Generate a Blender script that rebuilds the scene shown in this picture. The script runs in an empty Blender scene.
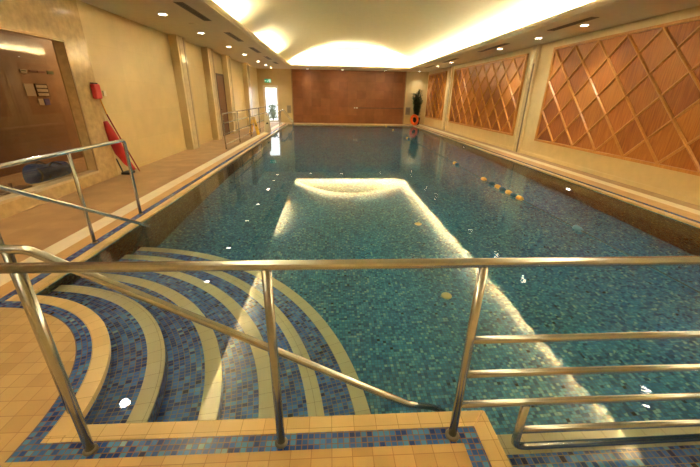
import bpy, bmesh, math, random
from mathutils import Vector, Matrix
from mathutils.geometry import tessellate_polygon
random.seed(7)
PI = math.pi
SC = bpy.context.scene
COL = SC.collection

# ---------------------------------------------------------------- dimensions
XL, XR = -2.58, 5.235          # pool edges
YN, YF = 1.335, 21.9           # near and far pool edge
XWL, XWR, YWF, YWN = -4.5, 6.27, 23.3, -2.6
ZC = 3.15                      # soffit
ZW = -0.04                     # water level
ZP = -1.25                      # pool floor
XP = 0.857                     # right edge of the deck peninsula
XA, YA = 3.2, -0.6             # entry bay beside it
CX, CY = -2.7, 1.27            # centre of the curved corner steps
RC = 1.356                     # deck edge radius
LX0, LX1, LYF = -2.2, 4.7, 21.6  # cove lip

# ---------------------------------------------------------------- materials
def newmat(name):
    m = bpy.data.materials.new(name); m.use_nodes = True
    nt = m.node_tree; b = nt.nodes['Principled BSDF']
    return m, nt, b

def N(nt, t, **kw):
    n = nt.nodes.new(t)
    for k, v in kw.items(): setattr(n, k, v)
    return n

def ramp(nt, stops, interp='LINEAR'):
    r = N(nt, 'ShaderNodeValToRGB'); cr = r.color_ramp; cr.interpolation = interp
    while len(cr.elements) < len(stops): cr.elements.new(0.5)
    for e, (p, c) in zip(cr.elements, stops):
        e.position = p; e.color = (*c, 1)
    return r

def plain(name, col, rough=0.5, metal=0.0, var=0.06, scale=6.0, spec=0.5, bump=0.0):
    """one colour with a soft, irregular tone variation"""
    m, nt, b = newmat(name)
    tc = N(nt, 'ShaderNodeTexCoord'); no = N(nt, 'ShaderNodeTexNoise')
    no.inputs['Scale'].default_value = scale; no.inputs['Detail'].default_value = 4
    nt.links.new(tc.outputs['Object'], no.inputs['Vector'])
    lo = tuple(max(0, c*(1-var)) for c in col); hi = tuple(min(1, c*(1+var)) for c in col)
    r = ramp(nt, [(0.3, lo), (0.7, hi)])
    nt.links.new(no.outputs['Fac'], r.inputs['Fac'])
    nt.links.new(r.outputs['Color'], b.inputs['Base Color'])
    b.inputs['Roughness'].default_value = rough; b.inputs['Metallic'].default_value = metal
    b.inputs['Specular IOR Level'].default_value = spec
    if bump:
        bp = N(nt, 'ShaderNodeBump'); bp.inputs['Strength'].default_value = bump; bp.inputs['Distance'].default_value = 0.01
        nt.links.new(no.outputs['Fac'], bp.inputs['Height']); nt.links.new(bp.outputs['Normal'], b.inputs['Normal'])
    return m

def emit(name, col, strength):
    m, nt, b = newmat(name)
    b.inputs['Base Color'].default_value = (*col, 1)
    b.inputs['Emission Color'].default_value = (*col, 1)
    b.inputs['Emission Strength'].default_value = strength
    return m

def tiles(name, su, sv, gap, stops, grout, rough=0.35, interp='LINEAR', blotch=0.0, spec=0.5, bump=0.3):
    """tile grid on the UV map (in metres): a random colour per tile, joints in the grout colour"""
    m, nt, b = newmat(name); L = nt.links.new
    uv = N(nt, 'ShaderNodeUVMap'); uv.uv_map = 'UVMap'
    dv = N(nt, 'ShaderNodeVectorMath', operation='DIVIDE'); dv.inputs[1].default_value = (su, sv, 1)
    L(uv.outputs['UV'], dv.inputs[0])
    fl = N(nt, 'ShaderNodeVectorMath', operation='FLOOR'); L(dv.outputs[0], fl.inputs[0])
    fr = N(nt, 'ShaderNodeVectorMath', operation='FRACTION'); L(dv.outputs[0], fr.inputs[0])
    wn = N(nt, 'ShaderNodeTexWhiteNoise', noise_dimensions='3D'); L(fl.outputs[0], wn.inputs['Vector'])
    rp = ramp(nt, stops, interp); L(wn.outputs['Value'], rp.inputs['Fac'])
    sp = N(nt, 'ShaderNodeSeparateXYZ'); L(fr.outputs[0], sp.inputs[0])
    def edge(out, g):
        s = N(nt, 'ShaderNodeMath', operation='SUBTRACT'); L(out, s.inputs[0]); s.inputs[1].default_value = 0.5
        a = N(nt, 'ShaderNodeMath', operation='ABSOLUTE'); L(s.outputs[0], a.inputs[0])
        c = N(nt, 'ShaderNodeMath', operation='GREATER_THAN'); L(a.outputs[0], c.inputs[0]); c.inputs[1].default_value = 0.5-g
        return c.outputs[0]
    mx = N(nt, 'ShaderNodeMath', operation='MAXIMUM')
    L(edge(sp.outputs['X'], gap/su/2), mx.inputs[0]); L(edge(sp.outputs['Y'], gap/sv/2), mx.inputs[1])
    col = rp.outputs['Color']
    if blotch:
        tc = N(nt, 'ShaderNodeTexCoord'); no = N(nt, 'ShaderNodeTexNoise')
        no.inputs['Scale'].default_value = 3.0; no.inputs['Detail'].default_value = 5
        L(tc.outputs['Object'], no.inputs['Vector'])
        hs = N(nt, 'ShaderNodeHueSaturation')
        mr = N(nt, 'ShaderNodeMapRange'); mr.inputs['From Min'].default_value = 0.3; mr.inputs['From Max'].default_value = 0.7
        mr.inputs['To Min'].default_value = 1-blotch; mr.inputs['To Max'].default_value = 1+blotch
        L(no.outputs['Fac'], mr.inputs['Value']); L(mr.outputs[0], hs.inputs['Value']); L(col, hs.inputs['Color'])
        col = hs.outputs['Color']
    mi = N(nt, 'ShaderNodeMix', data_type='RGBA')
    L(mx.outputs[0], mi.inputs['Factor']); L(col, mi.inputs['A']); mi.inputs['B'].default_value = (*grout, 1)
    L(mi.outputs['Result'], b.inputs['Base Color'])
    b.inputs['Roughness'].default_value = rough; b.inputs['Specular IOR Level'].default_value = spec
    if bump:
        iv = N(nt, 'ShaderNodeMath', operation='SUBTRACT'); iv.inputs[0].default_value = 1; L(mx.outputs[0], iv.inputs[1])
        bp = N(nt, 'ShaderNodeBump'); bp.inputs['Strength'].default_value = bump; bp.inputs['Distance'].default_value = 0.002
        L(iv.outputs[0], bp.inputs['Height']); L(bp.outputs['Normal'], b.inputs['Normal'])
    return m

def wood(name, c1, c2, c3, cell=None, rough=0.35):
    """straight-grained wood; cell=(pitch_y, pitch_z) gives every diamond of the lattice its own tone and grain"""
    m, nt, b = newmat(name); L = nt.links.new
    tc = N(nt, 'ShaderNodeTexCoord'); v = tc.outputs['Object']
    mp = N(nt, 'ShaderNodeMapping'); mp.inputs['Scale'].default_value = (6, 26, 1.6); L(v, mp.inputs['Vector'])
    no = N(nt, 'ShaderNodeTexNoise'); no.inputs['Scale'].default_value = 1.6; no.inputs['Detail'].default_value = 6
    fac = no.outputs['Fac']
    if cell:
        sp = N(nt, 'ShaderNodeSeparateXYZ'); L(v, sp.inputs[0])
        def lin(sgn):
            a = N(nt, 'ShaderNodeMath', operation='DIVIDE'); L(sp.outputs['Y'], a.inputs[0]); a.inputs[1].default_value = cell[0]
            c = N(nt, 'ShaderNodeMath', operation='DIVIDE'); L(sp.outputs['Z'], c.inputs[0]); c.inputs[1].default_value = sgn*cell[1]
            d = N(nt, 'ShaderNodeMath', operation='ADD'); L(a.outputs[0], d.inputs[0]); L(c.outputs[0], d.inputs[1])
            f = N(nt, 'ShaderNodeMath', operation='FLOOR'); L(d.outputs[0], f.inputs[0]); return f.outputs[0]
        cb = N(nt, 'ShaderNodeCombineXYZ'); L(lin(1), cb.inputs[0]); L(lin(-1), cb.inputs[1])
        wn = N(nt, 'ShaderNodeTexWhiteNoise', noise_dimensions='3D'); L(cb.outputs[0], wn.inputs['Vector'])
        ad = N(nt, 'ShaderNodeVectorMath', operation='MULTIPLY_ADD'); L(wn.outputs['Color'], ad.inputs[0])
        ad.inputs[1].default_value = (20, 20, 20); L(mp.outputs[0], ad.inputs[2]); L(ad.outputs[0], no.inputs['Vector'])
        mm = N(nt, 'ShaderNodeMath', operation='MULTIPLY_ADD'); L(wn.outputs['Value'], mm.inputs[0]); mm.inputs[1].default_value = 0.42; mm.inputs[2].default_value = -0.21
        a2 = N(nt, 'ShaderNodeMath', operation='ADD'); L(fac, a2.inputs[0]); L(mm.outputs[0], a2.inputs[1]); fac = a2.outputs[0]
    else:
        L(mp.outputs[0], no.inputs['Vector'])
    r = ramp(nt, [(0.25, c1), (0.5, c2), (0.78, c3)]); L(fac, r.inputs['Fac'])
    L(r.outputs['Color'], b.inputs['Base Color']); b.inputs['Roughness'].default_value = rough
    return m

def see_through(name, tint, ior):
    """thin clear pane: Fresnel mirror over a straight-through sheet"""
    m = bpy.data.materials.new(name); m.use_nodes = True; nt = m.node_tree; L = nt.links.new
    nt.nodes.remove(nt.nodes['Principled BSDF']); out = nt.nodes['Material Output']
    tr = N(nt, 'ShaderNodeBsdfTransparent'); tr.inputs['Color'].default_value = (*tint, 1)
    gl = N(nt, 'ShaderNodeBsdfGlossy'); gl.inputs['Roughness'].default_value = 0.0
    # Schlick's Fresnel on the angle to the surface, the same from both sides of the sheet
    ge = N(nt, 'ShaderNodeNewGeometry'); dt = N(nt, 'ShaderNodeVectorMath', operation='DOT_PRODUCT')
    L(ge.outputs['Normal'], dt.inputs[0]); L(ge.outputs['Incoming'], dt.inputs[1])
    ab = N(nt, 'ShaderNodeMath', operation='ABSOLUTE'); L(dt.outputs['Value'], ab.inputs[0])
    iv = N(nt, 'ShaderNodeMath', operation='SUBTRACT', use_clamp=True); iv.inputs[0].default_value = 1; L(ab.outputs[0], iv.inputs[1])
    pw = N(nt, 'ShaderNodeMath', operation='POWER'); L(iv.outputs[0], pw.inputs[0]); pw.inputs[1].default_value = 5
    f0 = ((ior-1)/(ior+1))**2
    fr = N(nt, 'ShaderNodeMath', operation='MULTIPLY_ADD'); L(pw.outputs[0], fr.inputs[0]); fr.inputs[1].default_value = 1-f0; fr.inputs[2].default_value = f0
    mx = N(nt, 'ShaderNodeMixShader'); L(fr.outputs[0], mx.inputs[0]); L(tr.outputs[0], mx.inputs[1]); L(gl.outputs[0], mx.inputs[2])
    L(mx.outputs[0], out.inputs['Surface'])
    return m

def water_mat(name, col, density, bump, scale):
    """refracting water with fine ripples and an absorbing body"""
    m = bpy.data.materials.new(name); m.use_nodes = True; nt = m.node_tree; L = nt.links.new
    nt.nodes.remove(nt.nodes['Principled BSDF']); out = nt.nodes['Material Output']
    gb = N(nt, 'ShaderNodeBsdfRefraction'); gb.inputs['IOR'].default_value = 1.33; gb.inputs['Roughness'].default_value = 0.0
    gl = N(nt, 'ShaderNodeBsdfGlossy'); gl.inputs['Roughness'].default_value = 0.0
    fr = N(nt, 'ShaderNodeFresnel'); fr.inputs['IOR'].default_value = 1.33
    ad = N(nt, 'ShaderNodeMath', operation='ADD', use_clamp=True); L(fr.outputs[0], ad.inputs[0]); ad.inputs[1].default_value = .022
    mx = N(nt, 'ShaderNodeMixShader'); L(ad.outputs[0], mx.inputs[0]); L(gb.outputs[0], mx.inputs[1]); L(gl.outputs[0], mx.inputs[2])
    L(mx.outputs[0], out.inputs['Surface'])
    tc = N(nt, 'ShaderNodeTexCoord')
    n1 = N(nt, 'ShaderNodeTexNoise'); n1.inputs['Scale'].default_value = scale; n1.inputs['Detail'].default_value = 2; n1.inputs['Distortion'].default_value = 0.6
    L(tc.outputs['Object'], n1.inputs['Vector'])
    # the inlets in the right wall stir the right half; the corner with the steps lies still
    sp = N(nt, 'ShaderNodeSeparateXYZ'); L(tc.outputs['Object'], sp.inputs[0])
    mr = N(nt, 'ShaderNodeMapRange', interpolation_type='SMOOTHSTEP'); mr.inputs['From Min'].default_value = 0.3; mr.inputs['From Max'].default_value = 2.6
    mr.inputs['To Min'].default_value = 0.05; mr.inputs['To Max'].default_value = 1.0
    L(sp.outputs['X'], mr.inputs['Value'])
    ml = N(nt, 'ShaderNodeMath', operation='MULTIPLY'); L(n1.outputs['Fac'], ml.inputs[0]); L(mr.outputs[0], ml.inputs[1])
    bp = N(nt, 'ShaderNodeBump'); bp.inputs['Strength'].default_value = 1.0; bp.inputs['Distance'].default_value = bump
    L(ml.outputs[0], bp.inputs['Height']); L(bp.outputs['Normal'], gb.inputs['Normal']); L(bp.outputs['Normal'], gl.inputs['Normal']); L(bp.outputs['Normal'], fr.inputs['Normal'])
    va = N(nt, 'ShaderNodeVolumeAbsorption'); va.inputs['Color'].default_value = (*col, 1); va.inputs['Density'].default_value = density
    L(va.outputs[0], out.inputs['Volume'])
    return m

BLUES = [(0.0, (0.006, 0.012, 0.05)), (0.03, (0.012, 0.04, 0.22)), (0.25, (0.022, 0.075, 0.34)), (0.5, (0.04, 0.135, 0.48)),
         (0.78, (0.06, 0.20, 0.56)), (0.97, (0.09, 0.28, 0.58)), (1.0, (0.25, 0.44, 0.55))]
POOLS = [(0.0, (0.006, 0.012, 0.025)), (0.012, (0.03, 0.13, 0.33)), (0.3, (0.06, 0.26, 0.56)), (0.6, (0.09, 0.37, 0.66)),
         (0.88, (0.16, 0.50, 0.72)), (1.0, (0.42, 0.70, 0.72))]
M = {}
M['mosaic'] = tiles('blue mosaic', .03, .03, .0045, BLUES, (0.21, 0.13, 0.09), rough=.2)
M['pool_mosaic'] = tiles('pool mosaic', .03, .03, .003, POOLS, (0.10, 0.17, 0.17), rough=.3, bump=0)
STEPS = [(p, tuple(min(1, c*1.5) for c in q)) for p, q in BLUES]
M['step_mosaic'] = tiles('step mosaic', .03, .037, .004, STEPS, (0.40, 0.32, 0.22), rough=.3)
CREAM = [(0, (0.60, 0.445, 0.21)), (1, (0.70, 0.54, 0.28))]
M['coping'] = tiles('cream coping tile', .118, .105, .003, CREAM, (0.36, 0.24, 0.10), rough=.3, blotch=.06)
M['nosing'] = tiles('cream nosing tile', .118, .2, .002, [(0, (0.86, 0.81, 0.55)), (1, (0.90, 0.86, 0.62))], (0.42, 0.33, 0.16), rough=.35, bump=0)
M['deck'] = tiles('tan deck tile', .1, .1, .0035, [(0, (0.47, 0.315, 0.135)), (1, (0.585, 0.41, 0.19))], (0.34, 0.20, 0.085), rough=.42, blotch=.08)
M['deck_side'] = tiles('brown deck tile', .3, .3, .003, [(0, (0.40, 0.235, 0.10)), (1, (0.46, 0.28, 0.125))], (0.40, 0.25, 0.12), rough=.4, blotch=.14)
M['orange'] = tiles('orange deck tile', .2, .2, .002, [(0, (0.56, 0.33, 0.12)), (1, (0.64, 0.40, 0.16))], (0.42, 0.26, 0.1), rough=.35, blotch=.06)
M['stripe'] = plain('pale drain grate', (0.86, 0.77, 0.56), .4)
M['wall'] = tiles('beige wall cladding', 1.2, .62, .004, [(0, (0.59, 0.44, 0.21)), (1, (0.63, 0.475, 0.23))], (0.54, 0.40, 0.19), rough=.38, blotch=.05, bump=0)
M['wall_right'] = plain('beige plaster', (0.74, 0.58, 0.31), .45, var=.04)
M['marble'] = plain('polished beige marble', (0.58, 0.42, 0.22), .16, var=.16, scale=9)
M['marble_light'] = plain('pale polished marble', (0.66, 0.53, 0.33), .14, var=.1, scale=8)
M['soffit'] = plain('soffit paint', (0.70, 0.585, 0.40), .7, var=.03)
M['vault'] = plain('vault paint', (0.60, 0.525, 0.325), .8, var=.02)
M['brown'] = tiles('brown leather tile', .58, .5, .006, [(0, (0.25, 0.088, 0.03)), (1, (0.33, 0.122, 0.045))], (0.22, 0.08, 0.03), rough=.4, blotch=.12)
M['lobby'] = tiles('lobby brown cladding', .9, .7, .006, [(0, (0.21, 0.12, 0.065)), (1, (0.25, 0.145, 0.08))], (0.31, 0.2, 0.12), rough=.5, blotch=.1, bump=0)
M['steel'] = plain('brushed stainless steel', (0.56, 0.60, 0.66), .24, 1.0, var=.05, scale=30)
M['steel_dark'] = plain('tarnished steel', (0.20, 0.18, 0.15), .35, .9, var=.1, scale=30)
M['rubber'] = plain('black rubber', (0.015, 0.015, 0.017), .6)
M['red'] = plain('red fabric', (0.56, 0.02, 0.025), .55, var=.12)
M['red_dark'] = plain('dark red cord', (0.25, 0.01, 0.015), .6)
M['strap'] = plain('orange strap', (0.75, 0.33, 0.04), .6)
M['ring'] = plain('orange plastic', (0.95, 0.16, 0.03), .4)
M['white'] = plain('white plastic', (0.80, 0.78, 0.72), .4, var=.03)
M['cream'] = plain('cream plastic', (0.70, 0.60, 0.40), .4, var=.03)
M['yellow'] = plain('yellow plastic', (0.85, 0.52, 0.05), .4)
M['float_yellow'] = plain('yellow float', (0.88, 0.60, 0.16), .35)
M['inlet'] = plain('pale yellow plastic', (0.9, 0.78, 0.36), .4)
M['float_blue'] = plain('blue float', (0.05, 0.16, 0.28), .35)
M['float_light'] = plain('light blue float', (0.16, 0.40, 0.62), .35)
M['rope'] = plain('grey rope', (0.12, 0.16, 0.16), .7)
M['navy'] = plain('navy bag cloth', (0.012, 0.042, 0.19), .85, var=.25, scale=14, bump=.4)
M['black'] = plain('black webbing', (0.02, 0.018, 0.02), .7)
M['dark_wood'] = wood('dark wood', (0.05, 0.022, 0.012), (0.08, 0.035, 0.018), (0.11, 0.05, 0.025))
M['door_wood'] = wood('brown door veneer', (0.16, 0.065, 0.025), (0.20, 0.085, 0.034), (0.25, 0.11, 0.045))
LP, LH = 0.8125, 2.38                                  # lattice pitch along the wall, panel height
M['lattice_back'] = wood('lattice veneer', (0.29, 0.078, 0.012), (0.43, 0.135, 0.020), (0.55, 0.205, 0.036), cell=(LP, LH/3), rough=.34)
M['lattice_strip'] = wood('lattice batten', (0.52, 0.22, 0.045), (0.60, 0.27, 0.06), (0.68, 0.33, 0.085), rough=.33)
M['grille'] = plain('grille bronze', (0.22, 0.165, 0.11), .5)
M['grille_dark'] = plain('grille slot', (0.03, 0.024, 0.018), .8)
M['vent_grey'] = plain('grey vent', (0.36, 0.30, 0.20), .5)
M['leaf'] = plain('dark green leaf', (0.06, 0.12, 0.035), .45, var=.5, scale=8)
M['pot'] = plain('dark pot', (0.035, 0.030, 0.026), .35)
M['stem'] = plain('brown stem', (0.10, 0.06, 0.03), .7)
M['frame_white'] = plain('white door frame', (0.75, 0.66, 0.5), .4, var=.03)
M['bronze'] = plain('bronze frame', (0.36, 0.24, 0.12), .3, .6)
M['exit_green'] = emit('exit sign green', (0.02, 0.42, 0.22), 0.35)
M['exit_white'] = emit('exit sign white', (0.85, 1.0, 0.9), 0.6)
M['tube'] = emit('cove tube', (1.0, 0.965, 0.84), 160)
M['lamp'] = emit('downlight lamp', (1.0, 0.90, 0.72), 26)
M['pool_lamp'] = emit('pool lamp', (1.0, 0.95, 0.85), 14)
M['trim_white'] = plain('downlight trim', (0.70, 0.62, 0.48), .35, var=.02)
M['water'] = water_mat('pool water', (0.08, 0.76, 0.86), 0.20, 0.0019, 6.5)
M['glass'] = see_through('window glass', (0.80, 0.78, 0.72), 1.55)
M['door_glass'] = see_through('door glass', (0.96, 0.97, 0.96), 1.3)
M['paper'] = plain('notice paper', (0.45, 0.40, 0.30), .6)
M['notice_dark'] = plain('notice dark', (0.03, 0.02, 0.018), .5)
M['notice_red'] = plain('notice maroon', (0.12, 0.03, 0.02), .5)
M['notice_green'] = plain('notice green', (0.03, 0.07, 0.03), .5)
M['notice_blue'] = plain('notice violet', (0.08, 0.08, 0.25), .5)
M['ground'] = plain('pale outdoor paving', (0.72, 0.72, 0.68), .8)
M['bush'] = plain('outdoor bush leaf', (0.16, 0.20, 0.14), .6, var=.4)

# ---------------------------------------------------------------- mesh helpers
def box_uv(bm):
    uv = bm.loops.layers.uv.get('UVMap') or bm.loops.layers.uv.new('UVMap')
    bm.normal_update()
    for f in bm.faces:
        n = f.normal; a = (abs(n.x), abs(n.y), abs(n.z)); k = a.index(max(a))
        for l in f.loops:
            c = l.vert.co
            l[uv].uv = (c.y, c.z) if k == 0 else (c.x, c.z) if k == 1 else (c.x, c.y)

def link(name, bm, mat, parent=None, smooth=False, uv=True, bevel=0):
    if uv and not bm.loops.layers.uv.get('UVMap'): box_uv(bm)
    me = bpy.data.meshes.new(name); bm.to_mesh(me); bm.free()
    for m in (mat if isinstance(mat, (list, tuple)) else [mat]): me.materials.append(m)
    if smooth:
        for p in me.polygons: p.use_smooth = True
    o = bpy.data.objects.new(name, me); COL.objects.link(o)
    if parent is not None:
        o.parent = parent; o.matrix_parent_inverse = Matrix.Translation(-Vector(parent.location))
    if bevel:
        md = o.modifiers.new('bevel', 'BEVEL'); md.width = bevel; md.segments = 2; md.limit_method = 'ANGLE'
    return o

def tag(o, label=None, cat=None, group=None, kind=None):
    if label: o['label'] = label
    if cat: o['category'] = cat
    if group: o['group'] = group
    if kind: o['kind'] = kind
    return o

def empty(name, loc, label=None, cat=None, group=None, kind=None):
    o = bpy.data.objects.new(name, None); COL.objects.link(o); o.location = loc
    o.empty_display_size = .1
    return tag(o, label, cat, group, kind)

def B(): return bmesh.new()

def box(bm, x0, x1, y0, y1, z0, z1):
    vs = [bm.verts.new((x, y, z)) for z in (z0, z1) for y in (y0, y1) for x in (x0, x1)]
    for f in ((0,2,3,1), (4,5,7,6), (0,1,5,4), (2,6,7,3), (0,4,6,2), (1,3,7,5)):
        bm.faces.new([vs[i] for i in f])
    return bm

def bx(name, dims, mat, parent=None, bevel=0):
    return link(name, box(B(), *dims), mat, parent, bevel=bevel)

def struct(name, bm_or_dims, mat, **kw):
    bm = box(B(), *bm_or_dims) if isinstance(bm_or_dims, tuple) else bm_or_dims
    return tag(link(name, bm, mat, **kw), kind='structure')

def prism(bm, pts, z0, z1, bottom=True):
    """vertical prism over a (possibly concave) counter-clockwise outline"""
    n = len(pts)
    lo = [bm.verts.new((x, y, z0)) for x, y in pts]; hi = [bm.verts.new((x, y, z1)) for x, y in pts]
    for t in tessellate_polygon([[Vector((x, y, 0)) for x, y in pts]]):
        a, b, c = t
        ar = (pts[b][0]-pts[a][0])*(pts[c][1]-pts[a][1])-(pts[b][1]-pts[a][1])*(pts[c][0]-pts[a][0])
        if ar < 0: a, c = c, a
        bm.faces.new((hi[a], hi[b], hi[c]))
        if bottom: bm.faces.new((lo[c], lo[b], lo[a]))
    for i in range(n):
        j = (i+1) % n
        bm.faces.new((lo[i], lo[j], hi[j], hi[i]))
    return bm

def fillet(pts, r, n=6):
    pts = [Vector(p) for p in pts]; out = [pts[0]]
    for i in range(1, len(pts)-1):
        a, b, c = pts[i-1], pts[i], pts[i+1]
        d1 = (a-b).normalized(); d2 = (c-b).normalized(); ang = d1.angle(d2)
        t = min(r/math.tan(ang/2), (a-b).length*.49, (c-b).length*.49)
        p, q = b+d1*t, b+d2*t
        for k in range(n+1):
            s = k/n; out.append((1-s)**2*p+2*s*(1-s)*b+s*s*q)
    out.append(pts[-1]); return out

def tube(bm, pts, r, seg=14, rs=None):
    pts = [Vector(p) for p in pts]; rings = []; nrm = None
    for i, p in enumerate(pts):
        d = (pts[min(i+1, len(pts)-1)]-pts[max(i-1, 0)]).normalized()
        if nrm is None:
            nrm = d.orthogonal().normalized()
        else:
            nrm = (nrm-d*nrm.dot(d)).normalized()
        bi = d.cross(nrm); rr = rs[i] if rs else r
        rings.append([bm.verts.new(p+(nrm*math.cos(2*PI*k/seg)+bi*math.sin(2*PI*k/seg))*rr) for k in range(seg)])
    for a, b in zip(rings, rings[1:]):
        for k in range(seg):
            bm.faces.new((a[k], a[(k+1) % seg], b[(k+1) % seg], b[k]))
    bm.faces.new(rings[0][::-1]); bm.faces.new(rings[-1])
    return bm

def tb(name, pts, r, mat, parent=None, rad=0, seg=14, rs=None):
    if rad: pts = fillet(pts, rad)
    bm = tube(B(), pts, r, seg, rs)
    o = link(name, bm, mat, parent, smooth=True)
    return o

def lathe(bm, prof, cx, cy, seg=24, axis='Z', cz=0):
    rings = []
    for r, h in prof:
        ring = []
        for k in range(seg):
            a = 2*PI*k/seg; c, s = r*math.cos(a), r*math.sin(a)
            ring.append(bm.verts.new((cx+c, cy+s, cz+h) if axis == 'Z' else (cx+h, cy+c, cz+s) if axis == 'X' else (cx+c, cy+h, cz+s)))
        rings.append(ring)
    for a, b in zip(rings, rings[1:]):
        for k in range(seg):
            bm.faces.new((a[k], a[(k+1) % seg], b[(k+1) % seg], b[k]))
    bm.faces.new(rings[0][::-1]); bm.faces.new(rings[-1])
    bmesh.ops.recalc_face_normals(bm, faces=bm.faces[:])
    return bm

def arc_pts(r, n=40, inset=0.0):
    """arc of the corner steps from the near pool edge round to the left pool edge"""
    a0 = math.asin((YN-inset-CY)/r); a1 = math.acos((XL-inset-CX)/r)
    return [(CX+r*math.cos(a0+(a1-a0)*k/n), CY+r*math.sin(a0+(a1-a0)*k/n)) for k in range(n+1)]

def ring_mesh(r0, r1, z, z0, a0f, a1f, n=48, c=None):
    """flat ring sector with UVs along the arc, with outer and inner skirts down to z0"""
    bm = B(); uv = bm.loops.layers.uv.new('UVMap'); rm = (r0+r1)/2; cx, cy = c or (CX, CY)
    P = []
    for k in range(n+1):
        t = k/n; row = []
        for r in (r0, r1):
            a = a0f(r)+(a1f(r)-a0f(r))*t
            row.append(((cx+r*math.cos(a), cy+r*math.sin(a)), a))
        P.append(row)
    top = [[bm.verts.new((*q[0], z)) for q in row] for row in P]
    bot = [[bm.verts.new((*q[0], z0)) for q in row] for row in P]
    def face(vs, uvs):
        f = bm.faces.new(vs)
        for l, c in zip(f.loops, uvs): l[uv].uv = c
    for k in range(n):
        u = [P[k][0][1]*rm, P[k+1][0][1]*rm]
        face((top[k][0], top[k][1], top[k+1][1], top[k+1][0]), ((u[0], r0), (u[0], r1), (u[1], r1), (u[1], r0)))
        face((bot[k][0], bot[k+1][0], bot[k+1][1], bot[k][1]), ((u[0], r0), (u[1], r0), (u[1], r1), (u[0], r1)))
        face((bot[k][1], bot[k+1][1], top[k+1][1], top[k][1]), ((u[0], z0), (u[1], z0), (u[1], z), (u[0], z)))
        face((bot[k+1][0], bot[k][0], top[k][0], top[k+1][0]), ((u[1], z0), (u[0], z0), (u[0], z), (u[1], z)))
    for k, fl in ((0, False), (n, True)):
        vs = [bot[k][0], bot[k][1], top[k][1], top[k][0]]; us = [(r0, z0), (r1, z0), (r1, z), (r0, z)]
        if fl: vs.reverse(); us.reverse()
        face(vs, us)
    return bm

# ---------------------------------------------------------------- pool shell and deck
DB = -0.30                                            # underside of the deck slab
r_co, r_mo = RC-.1, RC-.19                            # inner edges of the curved coping and of the mosaic
SX, SY = -2.68, 1.33                                  # centre of the submerged treads
A_near = lambda y: (lambda r: math.asin((y-SY)/r))
A_left = lambda x: (lambda r: math.acos((x-SX)/r))

# tiled floor, near deck with its quarter-round end
y1 = YN-.19
arc = [(CX+r_mo*math.cos(a), CY+r_mo*math.sin(a)) for a in [(PI/2)*k/40 for k in range(41)]]
xm = CX+r_mo
# the corner piece is bounded by the straight run of the mosaic down to its mitre
pts = [(XWL-.1, YWN), (XP-.19, YWN), (XP-.19, y1), (xm, y1)]+arc+[(XL-.19, CY+r_mo), (-3.16, CY+r_mo), (XWL-.1, CY+r_mo)]
pts = [p for i, p in enumerate(pts) if i == 0 or (Vector(p)-Vector(pts[i-1])).length > 1e-4]
struct('floor', prism(B(), pts, DB, 0), M['deck'])
struct('floor_left', (XWL-.1, -3.16, CY+r_mo, YWF, DB, 0), M['deck_side'])
struct('floor_left_edge', (-2.94, XL-.19, CY+r_mo, YWF, DB, 0), M['orange'])
struct('drain_left', (-3.16, -2.94, CY+r_mo, YWF, DB, 0.001), M['stripe'])
struct('floor_right_edge', (XR+.185, 5.73, YN-.19, YWF, DB, 0), M['orange'])
struct('drain_right', (5.73, 5.96, YN-.19, YWF, DB, 0.001), M['stripe'])
struct('floor_right', (5.96, XWR+.1, YWN, YWF, DB, 0), M['deck_side'])
struct('floor_far', (XL-.19, XR+.185, YF+.19, YWF, DB, 0), M['orange'])
struct('floor_near_right', (XA+.19, 5.96, YWN, YN-.19, DB, 0), M['deck'])
struct('floor_bay', (XP-.19, XA+.19, YWN, YA-.19, DB, 0), M['deck'])

# mosaic border set into the deck
bm = B()
# straight strip along the near edge, mitred at both ends
def quad(bm, pts): prism(bm, pts, DB, 0.0)
quad(bm, [(xm, y1), (XP-.19, y1), (XP-.1, YN-.1), (CX+r_co, YN-.1)])
quad(bm, [(XP-.19, YA-.19), (XP-.1, YA-.1), (XP-.1, YN-.1), (XP-.19, y1)])
struct('mosaic_border_near', bm, M['mosaic'])
bm = ring_mesh(r_mo, r_co, 0, DB, lambda r: 0.0, lambda r: PI/2)
uvl = bm.loops.layers.uv.active
struct('mosaic_border_curve', bm, M['mosaic'])
bm = B(); quad(bm, [(xm, y1), (CX+r_co, YN-.1), (CX+r_co, CY), (xm, CY)]) if YN-.1 < CY else None
struct('mosaic_border_corner', bm, M['mosaic'])
struct('mosaic_border_left', (XL-.19, XL-.1, CY+r_co, YF+.1, DB, 0.0005), M['mosaic'])
struct('mosaic_border_right', (XR+.1, XR+.185, YN-.1, YF+.1, DB, 0.0005), M['mosaic'])
struct('mosaic_border_far', (XL-.19, XR+.185, YF+.1, YF+.19, DB, 0.0005), M['mosaic'])

# cream coping round the water, a slightly rounded edge
CB = -0.035
def coping(name, pts):
    bm = B(); prism(bm, pts, CB, 0.001); return struct(name, bm, M['coping'], bevel=.008)
coping('coping_left', [(XL-.1, CY+RC), (XL, CY+RC), (XL, YF), (XL-.1, YF+.1)])
coping('coping_right', [(XR, YN), (XR+.1, YN-.1), (XR+.1, YF+.1), (XR, YF)])
coping('coping_far', [(XL, YF), (XR, YF), (XR+.1, YF+.1), (XL-.1, YF+.1)])
coping('coping_near', [(CX+RC-.008, YN-.1), (XP-.1, YN-.1), (XP, YN), (CX+RC-.008, YN)])
coping('coping_bay', [(XP-.1, YA-.1), (XP, YA), (XP, YN), (XP-.1, YN-.1)])
coping('coping_bay_back', [(XP-.1, YA-.1), (XA+.1, YA-.1), (XA, YA), (XP, YA)])
coping('coping_bay_side', [(XA, YA), (XA+.1, YA-.1), (XA+.1, YN-.1), (XA, YN)])
coping('coping_near_right', [(XA+.1, YN-.1), (XR+.1, YN-.1), (XR, YN), (XA, YN)])
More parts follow.
